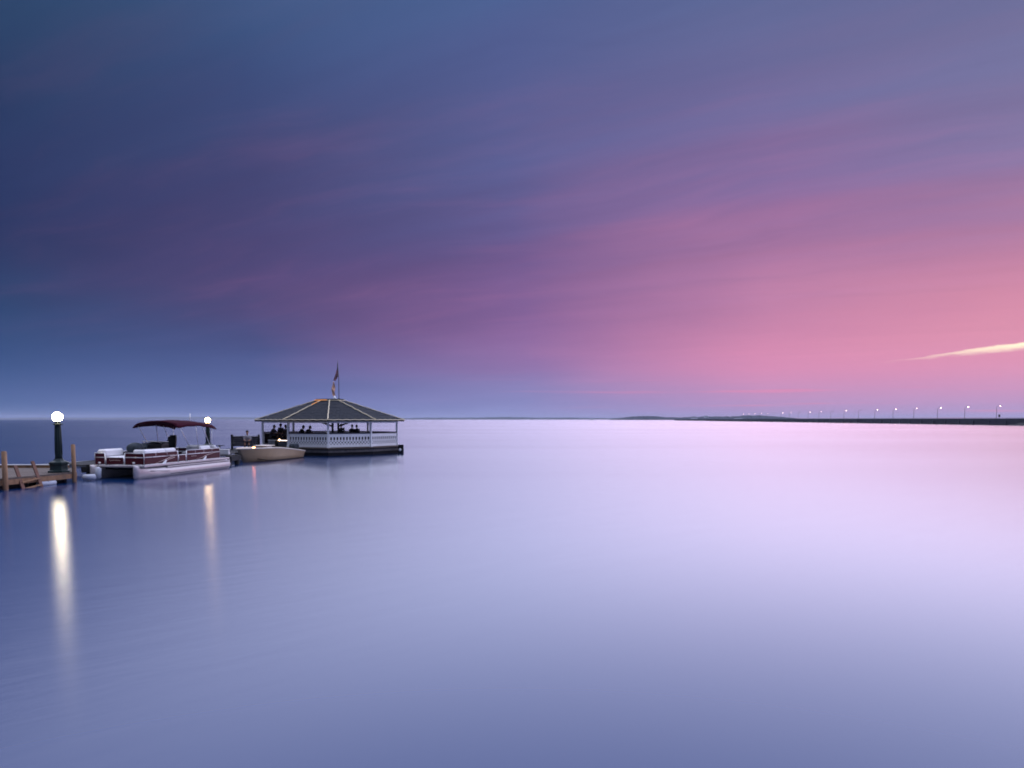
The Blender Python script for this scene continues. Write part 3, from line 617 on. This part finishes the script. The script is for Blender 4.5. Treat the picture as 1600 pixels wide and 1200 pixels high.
for i in range(8):
    a, d, n_, L_ = face(i)
    pl = MB(); fbox(pl, i, .08, L_ - .08, 0, .10, EAVE - .22, EAVE - .06); pl.build('lintel', M['white'], gz)
    if i == 6: continue                                    # the entrance side
    u0, u1 = .09, L_ - .09
    rb_ = MB(); fbox(rb_, i, u0, u1, .015, .05, GZ + .78, GZ + 1.02); rl = rb_.build('railing', M['white'], gz)
    x = MB(); fbox(x, i, u0, u1, 0, .16, GZ + 1.03, GZ + 1.11); x.build('top_rail', M['darkwood'], rl)
    x = MB(); fbox(x, i, u0, u1, .015, .05, GZ + .03, GZ + .24); x.build('bottom_board', M['white'], rl)
    x = MB(); fbox(x, i, u0, u1, .012, .045, GZ + .50, GZ + .56); x.build('mid_board', M['white'], rl)
    n_p = max(6, int((u1 - u0) / .235)); st = (u1 - u0) / n_p; pk = MB(); lt = MB()
    for k in range(n_p + 1):
        uc = u0 + k * st; fbox(pk, i, max(u0, uc - .058), min(u1, uc + .058), .01, .03, GZ + .55, GZ + .79)
    pk.build('pickets', M['white'], rl, 'stuff')
    zb, zt = GZ + .23, GZ + .51; run = zt - zb
    k = -run
    while k < u1 - u0:
        for sgn, off in ((1, .006), (-1, .022)):
            p0, p1 = k, k + run; q0, q1 = max(p0, 0), min(p1, u1 - u0)
            if q1 - q0 > .03:
                za, zc_ = (zb + (q0 - p0), zb + (q1 - p0)) if sgn == 1 else (zt - (q0 - p0), zt - (q1 - p0))
                A_ = a + d * (u0 + q0) + n_ * off; B2 = a + d * (u0 + q1) + n_ * off
                lt.beam((A_.x, A_.y, za), (B2.x, B2.y, zc_), .013, .075)
        k += st / 1.0
    lt.build('lattice', M['white'], rl, 'stuff')
    x = MB(); fbox(x, i, .12, L_ - .12, -.07, .03, GZ + .20, GZ + .98); x.build('dark_bench_backing', M['darkwood'], gz)  # dark bench board added so the lattice holes read as shaded interior
    # bench ledge inside
    x = MB(); fbox(x, i, .2, L_ - .2, -.28, .38, GZ + .42, GZ + .46); x.build('bench_ledge', M['darkwood'], gz)
# roof: stepped shingle courses on each side
RO, RI, ZE, ZT = 1.115, .20, EAVE - .02, 4.16
NCR = 13
for i in range(8):
    a, b = PV[i], PV[(i + 1) % 8]; rf = MB(); rr = random.Random(i)
    for c in range(NCR):
        k0, k1 = c / NCR, (c + 1.12) / NCR; k1 = min(k1, 1)
        r0, r1 = RO + (RI - RO) * k0, RO + (RI - RO) * k1; z0, z1 = ZE + (ZT - ZE) * k0 + .028, ZE + (ZT - ZE) * k1 + .006
        n_ = max(3, int((b - a).length * r0 / .30)); w0 = 0.0
        for s in range(n_):                                 # single shingles, slightly uneven
            f0, f1 = s / n_ + .002, (s + 1) / n_ - .002; dz = rr.uniform(-.004, .008)
            P = lambda f, r, z: ((a + (b - a) * f).x * r, (a + (b - a) * f).y * r, z + dz)
            q = [P(f0, r0, z0), P(f1, r0, z0), P(f1, r1, z1), P(f0, r1, z1)]; lo = [(x_, y_, z_ - .03) for x_, y_, z_ in q]
            rf.loft([lo, q])
    rp_ = rf.build('roof_slope', M['shingle'], gz, 'stuff')
    un = MB(); un.add([(a.x * RO, a.y * RO, ZE - .005), (b.x * RO, b.y * RO, ZE - .005), (b.x * RI, b.y * RI, ZT - .06), (a.x * RI, a.y * RI, ZT - .06)], [(0, 1, 2, 3)]); un.build('soffit', M['darkwood'], gz)
    one('eave_board', M['darkwood'], gz, 'beam', (a.x * (RO - .004), a.y * (RO - .004), ZE - .05), (b.x * (RO - .004), b.y * (RO - .004), ZE - .05), .04, .09)
    hp = [(a.x * (RO + (RI - RO) * s), a.y * (RO + (RI - RO) * s), ZE + (ZT - ZE) * s + .06 + .012 * math.sin(s * 31 + i)) for s in [q / 24 for q in range(25)]]
    jit = [(x_ + rr.uniform(-.022, .022), y_ + rr.uniform(-.022, .022), z_) for x_, y_, z_ in hp]
    h_ = MB(); h_.tube(jit, .036, 6); h_.build('hip_rope_light', M['cord'], gz)
    ev = MB(); ev.tube([((a + (b - a) * s).x * 1.12, (a + (b - a) * s).y * 1.12, ZE + .035 + .016 * math.sin(s * 37 + 2 * i)) for s in [q / 20 for q in range(21)]], .034, 6); ev.build('eave_rope_light', M['cord'], gz)
cap = MB(); cap.prism(ring(.205), ZT - .08, ZT + .10); cap = cap.build('roof_cap', M['darkwood'], gz)
cp2 = MB(); cp2.prism(ring(.215), ZT + .10, ZT + .13); cp2.build('cap_lid', M['shingle'], cap)
tr = MB(); tr.tube([(PV[k % 8].x * .225, PV[k % 8].y * .225, ZT + .02) for k in (0, 1, 2, 3, 4, 5, 6, 7, 8)], .03, 6); tr.build('cap_rope_light', M['cord'], cap)
# middle posts with knee braces that carry the roof
for sx in (-.22, .22):
    one('king_post', M['darkwood'], gz, 'box', (sx + .5, -.4, (GZ + 3.7) / 2), (.13, .13, 3.7 - GZ))
for sx in (-1, 1):
    one('knee_brace', M['darkwood'], gz, 'beam', (.5 + sx * .26, -.4, 2.15), (.5 + sx * 1.55, -.4, 2.62), .10, .12)
one('cross_beam', M['darkwood'], gz, 'beam', (-3.2, -.4, 2.72), (4.2, -.4, 2.72), .10, .14)
# corner bumper
bp = thing('dock_bumper', 'black corner bumper with a pale disc at the right end of the pavilion', 'bumper', (-8.72, 57.3, 0))
one('block', M['tar'], bp, 'box', (0, 0, .30), (.42, .5, .82), .2, .05)
dsc = MB(); dsc.tube([(-.02, -.27, .32), (-.02, -.30, .32)], .11, 14); dsc.build('disc', M['white'], bp)
# flag
fp = thing('flagpole', 'slim flagpole standing on the pavilion roof', 'flagpole', (-13.62, 57.7, ZT + .13))
one('pole', M['galv'], fp, 'tube', [(0, 0, 0), (.0, 0, 1.5), (-.06, 0, 2.98)], [.032, .028, .018], 8); one('base_plate', M['iron'], fp, 'tube', [(0, 0, 0.0), (0, 0, .05)], .08, 10)
fin = MB(); fin.ball((-.06, 0, 3.0), .035, 8); fin.build('finial', M['galv'], fp)
def flag_mat():
    m, g = mat_tree('flag_cloth'); uv = g.n('ShaderNodeUVMap'); u, v, _ = g.sep(uv.outputs[0])
    stripe = g.m('GREATER_THAN', g.m('MODULO', g.m('MULTIPLY', g.m('SUBTRACT', 1.0, v), 6.5), 1.0), 0.5)
    col = g.mix(stripe, (0.22, 0.008, 0.02, 1), (0.40, 0.34, 0.36, 1))
    canton = g.m('MULTIPLY', g.m('LESS_THAN', u, 0.4), g.m('GREATER_THAN', v, 0.4615))
    su, sv = g.m('SUBTRACT', g.m('FRACT', g.m('MULTIPLY', u, 15.0)), .5), g.m('SUBTRACT', g.m('FRACT', g.m('MULTIPLY', v, 13.0)), .5)
    star = g.m('LESS_THAN', g.m('ADD', g.m('MULTIPLY', su, su), g.m('MULTIPLY', sv, sv)), 0.06)
    blue = g.mix(star, (0.008, 0.012, 0.06, 1), (0.6, 0.6, 0.6, 1)); col = g.mix(canton, col, blue)
    p = g.n('ShaderNodeBsdfPrincipled'); g.put(p.inputs['Base Color'], col); p.inputs['Roughness'].default_value = .9; p.inputs['Specular IOR Level'].default_value = .1
    o = g.n('ShaderNodeOutputMaterial'); g.t.links.new(p.outputs[0], o.inputs[0]); return m
NU, NV = 26, 16; vs = []; fs = []; uvs = []
for i in range(NU + 1):
    u = i / NU
    for j in range(NV + 1):
        v = j / NV
        wdt = .42 * (0.25 + .75 * (1 - v)) ; fold = math.sin(u * 15 + v * 1.5)
        x = -.03 - wdt * (u ** .8) * (0.75 + .25 * math.sin(u * 9 + 1)) + .05 * fold * u; y = .10 * math.sin(u * 13 + 1.0) * u
        z = 2.90 - (1 - v) * 1.15 - u ** 1.1 * .85 * (0.35 + 0.65 * v) - .05 * u
        vs.append((x - .05 * v * (1 - u) , y, z)); uvs.append((u, v))
for i in range(NU):
    for j in range(NV): a = i * (NV + 1) + j; fs.append((a, a + NV + 1, a + NV + 2, a + 1))
me = bpy.data.meshes.new('flag'); me.from_pydata(vs, [], fs); me.materials.append(flag_mat()); me.polygons.foreach_set('use_smooth', [True] * len(fs))
ul = me.uv_layers.new(name='UVMap')
for lp in me.loops: ul.data[lp.index].uv = uvs[lp.vertex_index]
fl = bpy.data.objects.new('flag', me); COL.objects.link(fl); fl.location = (-13.62, 57.7, ZT + .13); fl.modifiers.new('thick', 'SOLIDIFY').thickness = .006
tag(fl, 'limp striped flag with dark blue corner hanging from the pavilion flagpole', 'flag')
# pale orange streamer beside the flagpole
st = thing('streamer', 'pale orange wind-blown streamer on a white stub above the pavilion roof', 'streamer', (-14.02, 57.6, ZT + .13))
one('stub', M['white'], st, 'lathe', [(.16, 0), (.15, .06), (.09, .14), (.05, .26)], (0.08, 0, 0), 12)
vs = []; fs = []; n_ = 30
for i in range(n_ + 1):
    s = i / n_; cx = .06 - .05 * math.sin(s * 5.2) - .10 * s; w = .13 * (math.sin(math.pi * min(1, s * .82 + .12)) ** .7)
    for q in (-1, -.33, .33, 1): vs.append((cx + q * w, .07 * math.sin(s * 11 + q * 1.5), .2 + 1.12 * s + .03 * q * math.sin(s * 14)))
for i in range(n_):
    for q in range(3): a = i * 4 + q; fs.append((a, a + 1, a + 5, a + 4))
x = MB(); x.add(vs, fs, True); x = x.build('cloth', M['orange'], st); x.modifiers.new('thick', 'SOLIDIFY').thickness = .006
lc = MB(); lc.tube([(PV[k].x * .232, PV[k].y * .232, ZT + .045) for k in (6, 7)] + [(PV[7].x * .232 + (PV[0] - PV[7]).x * .16, PV[7].y * .232 + (PV[0] - PV[7]).y * .16, ZT + .045)], .03, 6); lc.build('lit_rope_light', M['lit_cord'], cap)
lc = MB(); lc.tube([(PV[7].x * r_, PV[7].y * r_, ZE + (ZT - ZE) * (RO - r_) / (RO - RI) + .085) for r_ in (.23, .35, .46)], .03, 6); lc.build('lit_rope_light', M['lit_cord'], cap)
sp = thing('ceiling_box', 'flat dark box hanging under the pavilion eave left of the middle post', 'speaker', (-15.9, 56.2, 2.50))
one('case', M['black'], sp, 'box', (0, 0, 0), (.72, .3, .12), 0, .02); one('hanger', M['black'], sp, 'tube', [(0, 0, .06), (0, 0, .35)], .015, 6)

# ================================================================ people
def person(label, loc, rz, J, top, legs, hair=M['hair'], group='people in the pavilion'):
    """J: joint positions; one voxel-fused body, hair and clothes as children"""
    V = Vector; cap_ = lambda m_, pts, rs: m_.tube(pts, rs, 10)
    root = thing('person', label, 'person', loc, rz, group)
    def fuse(m_, name, mt, vox):
        o = m_.build(name, mt, root); md = o.modifiers.new('fuse', 'REMESH'); md.mode = 'VOXEL'; md.voxel_size = vox; md.use_smooth_shade = True
        sm = o.modifiers.new('soft', 'SMOOTH'); sm.iterations = 3; sm.factor = .5
        bpy.context.view_layer.update(); dg = bpy.context.evaluated_depsgraph_get(); me_ = bpy.data.meshes.new_from_object(o.evaluated_get(dg))
        o.modifiers.clear(); o.data = me_
        if not me_.materials: me_.materials.append(mt)
        return o
    pel, che, nek, hed = (V(J[k]) for k in ('pelvis', 'chest', 'neck', 'head'))
    def torso(m_, e):
        side = V((0, 1, 0))
        for sy in (-1, 0, 1):
            m_.tube([pel + side * sy * .07, pel.lerp(che, .5) + side * sy * .06, che + side * sy * .08, nek - V((0, 0, .05)) + side * sy * .09], [.115 + e, .105 + e, .12 + e, .07 + e], 10)
        m_.ball(pel, .14 + e, 10); m_.ball(che, .135 + e, 10)
    b = MB(); torso(b, 0)
    b.tube([nek - V((0, 0, .06)), nek, hed - V((0, 0, .06))], [.062, .055, .055], 10)
    b.ball(hed, .10, 14, (1.0, .80, 1.18)); fwd = V(J.get('look', (1, 0, 0))).normalized()
    b.ball(hed + fwd * .03 - V((0, 0, .06)), .068, 10, (1, .85, .9)); b.tube([hed + fwd * .085 + V((0, 0, .02)), hed + fwd * .118 - V((0, 0, .02))], [.012, .02], 6)
    sd_ = fwd.cross(V((0, 0, 1)))
    for sgn in (-1, 1): b.ball(hed + sd_ * sgn * .085, .024, 8, (.7, .7, 1.2)); b.ball(hed + fwd * .088 + sd_ * sgn * .033 + V((0, 0, .012)), .014, 6)
    b.ball(hed + fwd * .09 - V((0, 0, .055)), .018, 6, (.7, 1.4, .5))
    sh = MB(); torso(sh, .016); tr_ = MB(); tr_.ball(pel, .155, 10); tr_.ball(pel + V((0, .06, -.02)), .145, 10); tr_.ball(pel - V((0, .06, .02)), .145, 10)
    for s in (0, 1):
        shd, elb, wri, tip = (V(p) for p in J['arms'][s]); hip, kne, ank, toe = (V(p) for p in J['legs'][s])
        b.tube([shd, shd.lerp(elb, .5), elb], [.056, .05, .043], 10); b.tube([elb, elb.lerp(wri, .35), wri], [.043, .042, .030], 10)
        hd_ = (tip - wri).normalized(); pa = hd_.cross(V((0, 0, 1))); pa = pa.normalized() if pa.length > .1 else V((0, 1, 0))
        b.tube([wri, wri + hd_ * .05, wri + hd_ * .095], [.03, .04, .038], 8)
        for k, ln_ in enumerate((.072, .085, .08, .062)):                 # four fingers and a thumb
            f0 = wri + hd_ * .088 + pa * (k - 1.5) * .022; b.tube([f0, f0 + hd_ * ln_ * .55, f0 + hd_ * ln_ * .9 - V((0, 0, .018))], [.012, .0115, .010], 6)
        b.tube([wri + hd_ * .025 + pa * .034, wri + hd_ * .06 + pa * .062, wri + hd_ * .088 + pa * .066], [.014, .013, .011], 6)
        b.tube([hip, hip.lerp(kne, .5), kne], [.088, .078, .060], 10); b.tube([kne, kne.lerp(ank, .35), ank], [.058, .058, .040], 10)
        b.tube([ank, ank.lerp(toe, .5), toe], [.045, .045, .035], 8)
        sh.tube([shd, shd.lerp(elb, .5), elb.lerp(wri, .1)], [.076, .068, .060], 10)
        tr_.tube([hip, hip.lerp(kne, .5), kne, kne.lerp(ank, .5), ank.lerp(kne, .06)], [.105, .095, .078, .072, .062], 10)
    fuse(b, 'body', M['skin'], .0115); fuse(sh, 'shirt', top, .02); fuse(tr_, 'trousers', legs, .02)
    hr = MB(); hr.ball(hed - fwd * .018 + V((0, 0, .03)), .112, 14, (1.0, .86, 1.06)); hr.ball(hed - fwd * .055 - V((0, 0, .02)), .085, 10, (.8, .9, 1.2)); hr.build('hair', hair, root)
    return root
def seated(s, lean=0.0, reach=None, cross=.0):
    p = (0, 0, s + .12); c = (.04 + .30 * lean, 0, s + .44 - .06 * lean); n_ = (.05 + .46 * lean, 0, s + .60 - .12 * lean); h = (.08 + .56 * lean, 0, s + .77 - .16 * lean)
    arms = []; legs = []
    for sy in (-1, 1):
        sd_ = (n_[0] - .01, sy * .19, n_[2] - .07)
        if reach and sy == reach[0]: arms.append((sd_, tuple(Vector(sd_).lerp(Vector(reach[1]), .5) + Vector((0, sy * .06, -.05))), reach[1], tuple(Vector(reach[1]) + Vector((.1, 0, -.02)))))
        else: arms.append((sd_, (sd_[0] + .05, sy * .215, s + .24), (.30 + .2 * lean, sy * .15, s + .22), (.42 + .2 * lean, sy * .12, s + .20)))
        legs.append(((0, sy * .10, s + .08), (.44, sy * (.13 + cross), s + .06), (.42, sy * .13, max(.06, s - .40)), (.58, sy * .14, max(.04, s - .44))))
    return dict(pelvis=p, chest=c, neck=n_, head=h, arms=arms, legs=legs)
def standing():
    arms = []; legs = []
    for sy in (-1, 1):
        arms.append(((0, sy * .19, 1.42), (.02, sy * .26, 1.13), (.14, sy * .22, .92), (.20, sy * .20, .82))); legs.append(((0, sy * .10, .92), (.03, sy * .11, .50), (0, sy * .11, .08), (.17, sy * .13, .04)))
    return dict(pelvis=(0, 0, .96), chest=(.0, 0, 1.28), neck=(0, 0, 1.46), head=(.03, 0, 1.61), arms=arms, legs=legs)
def stool(label, x, y, z, seat_h):
    t = thing('bar_stool', label, 'stool', (x, y, z), 0, 'bar stools in the pavilion')
    one('seat', M['darkwood'], t, 'lathe', [(.15, seat_h - .05), (.18, seat_h - .04), (.18, seat_h - .01), (.15, seat_h)], (0, 0, 0), 14)
    for k in range(4):
        a = math.pi / 4 + k * math.pi / 2
        one('leg', M['black'], t, 'tube', [(.10 * math.cos(a), .10 * math.sin(a), seat_h - .05), (.19 * math.cos(a), .19 * math.sin(a), 0)], .016, 6)
    rg = MB(); rg.tube([(.165 * math.cos(2 * math.pi * k / 16), .165 * math.sin(2 * math.pi * k / 16), .25) for k in range(17)], .01, 5); rg.build('foot_ring', M['black'], t)
fz = GZ + .003; up90 = math.pi / 2
SH = .78
for lab, stl, x, y, rz, lean, reach, tp in (
    ('left one of two dark figures seated close together in the right bay', 'bar stool under the left figure of the close pair', -13.02, 59.4, up90 - .1, .10, None, M['cloth_dark']),
    ('right one of two dark figures seated close together in the right bay', 'bar stool under the right figure of the close pair', -12.55, 59.5, up90 + .7, .20, None, M['cloth_dark']),
    ('hunched dark figure seated in the left bay behind the lattice railing', 'bar stool under the hunched figure', -16.85, 58.0, up90 - 1.1, .42, None, M['cloth_dark']),
    ('dark seated figure leaning with one arm stretched out to the right', 'bar stool under the figure with the outstretched arm', -16.15, 57.3, -.25, .55, (-1, (.80, -.16, SH + .25)), M['cloth_dark']),
    ('dark figure seated against the white post at the pavilion entrance', 'bar stool beside the left entrance post', -19.0, 57.75, .1, .28, (1, (.58, .1, SH + .22)), M['cloth_brown']),
    ('dark figure seated behind the small lit strip in the entrance bay', 'bar stool behind the lit strip', -17.72, 57.5, up90 + .8, .15, None, M['cloth_brown'])):
    stool(stl, x, y, fz, SH); person(lab, (x, y, fz), rz, seated(SH, lean, reach), tp, M['cloth_dark'])
person('dark figure standing at the back of the pavilion entrance bay', (-18.62, 58.9, fz), -2.0, standing(), M['cloth_brown'], M['cloth_dark'])
person('figure standing beside the middle posts of the pavilion', (-13.62, 58.35, fz), -1.7, standing(), M['cloth_dark'], M['cloth_dark'])
# low cabinet and light strip in the entrance bay
cb_ = thing('cabinet', 'low blue-grey cabinet with a white lid in the pavilion entrance', 'cabinet', (-18.55, 56.95, fz), -.7)
one('case', M['teal'], cb_, 'box', (0, 0, .22), (.95, .42, .44), 0, .01); one('lid', M['white'], cb_, 'box', (0, 0, .46), (1.0, .46, .04), 0, .01)
for s in (-.24, .24): one('door', M['greypaint'], cb_, 'box', (s, -.22, .22), (.44, .02, .36), 0, .005)
ls = thing('counter', 'small dark counter with a glowing lamp and light strip beside the entrance post', 'counter', (-17.72, 56.75, fz), -.2)
one('top', M['darkwood'], ls, 'box', (0, 0, .40), (.8, .4, .04), 0, .01); one('front', M['greypaint'], ls, 'box', (0, -.16, .20), (.76, .03, .36)); 
for s in (-.36, .36): one('side', M['darkwood'], ls, 'box', (s, .02, .19), (.03, .32, .38))
lb = MB(); lb.ball((-.30, -.12, .49), .065, 12); lb.build('lamp', M['bulb'], ls); one('light_strip', M['smallwhite'], ls, 'tube', [(-.2, -.14, .45), (.36, -.14, .45)], .018, 8)
# bench on the walkway with a seated person
bn = thing('bench', 'dark high-backed bench with end posts on the walkway left of the pavilion', 'bench', (-18.38, 50.2, WZ + .006))
for s in (-.93, .93): one('end_post', M['darkwood'], bn, 'box', (s, .2, .52), (.12, .12, 1.04), 0, .01); 
for k in range(5): one('back_slat', M['darkwood'], bn, 'box', (0, .20, .30 + k * .135), (1.72, .03, .128))
one('back_cap', M['fascia'], bn, 'box', (0, .2, .935), (1.72, .09, .03))
for k in range(3): one('seat_slat', M['darkwood'], bn, 'box', (0, -.22 + k * .145, .42), (1.72, .135, .035))
for s in (-.8, .8): one('leg', M['darkwood'], bn, 'box', (s, -.2, .20), (.08, .08, .40))
person('person in a grey shirt sitting on the walkway bench', (-18.15, 50.15, WZ + .006), -up90 + .25, seated(.44, .06), M['cloth_grey'], M['cloth_dark'], group='people on the walkway')
cl_ = thing('cooler', 'small white cooler box on the walkway landing left of the skiff bow', 'cooler', (-17.0, 43.25, WZ + .006), .1)
one('box', M['vinyl'], cl_, 'box', (0, 0, .13), (.5, .32, .26), 0, .03); one('lid', M['vinyl'], cl_, 'box', (0, 0, .28), (.53, .35, .05), 0, .02); one('handle', M['black'], cl_, 'tube', [(-.27, 0, .18), (-.29, 0, .32), (.29, 0, .32), (.27, 0, .18)], .012, 6)
sh_ = thing('side_shelf', 'small dark shelf board on a stub post at the walkway edge', 'shelf', (-19.3, 48.2, WZ + .006))
one('post', M['darkwood'], sh_, 'box', (0, 0, .17), (.08, .08, .34)); one('board', M['darkwood'], sh_, 'box', (.05, 0, .36), (.42, .25, .04))
# ================================================================ air between here and the far shores
hm = bpy.data.materials.new('haze'); hm.use_nodes = True; hm.node_tree.nodes.clear(); hg = G(hm.node_tree)
pv = hg.n('ShaderNodeVolumePrincipled'); pv.inputs['Color'].default_value = (0.72, 0.80, 1.0, 1); pv.inputs['Density'].default_value = 0.0001; pv.inputs['Anisotropy'].default_value = 0.0
ho = hg.n('ShaderNodeOutputMaterial'); hg.t.links.new(pv.outputs[0], ho.inputs['Volume'])
mb = MB(); mb.box((0, 4400, 22), (18040, 9300, 46)); tag(mb.build('haze', hm), kind='stuff')
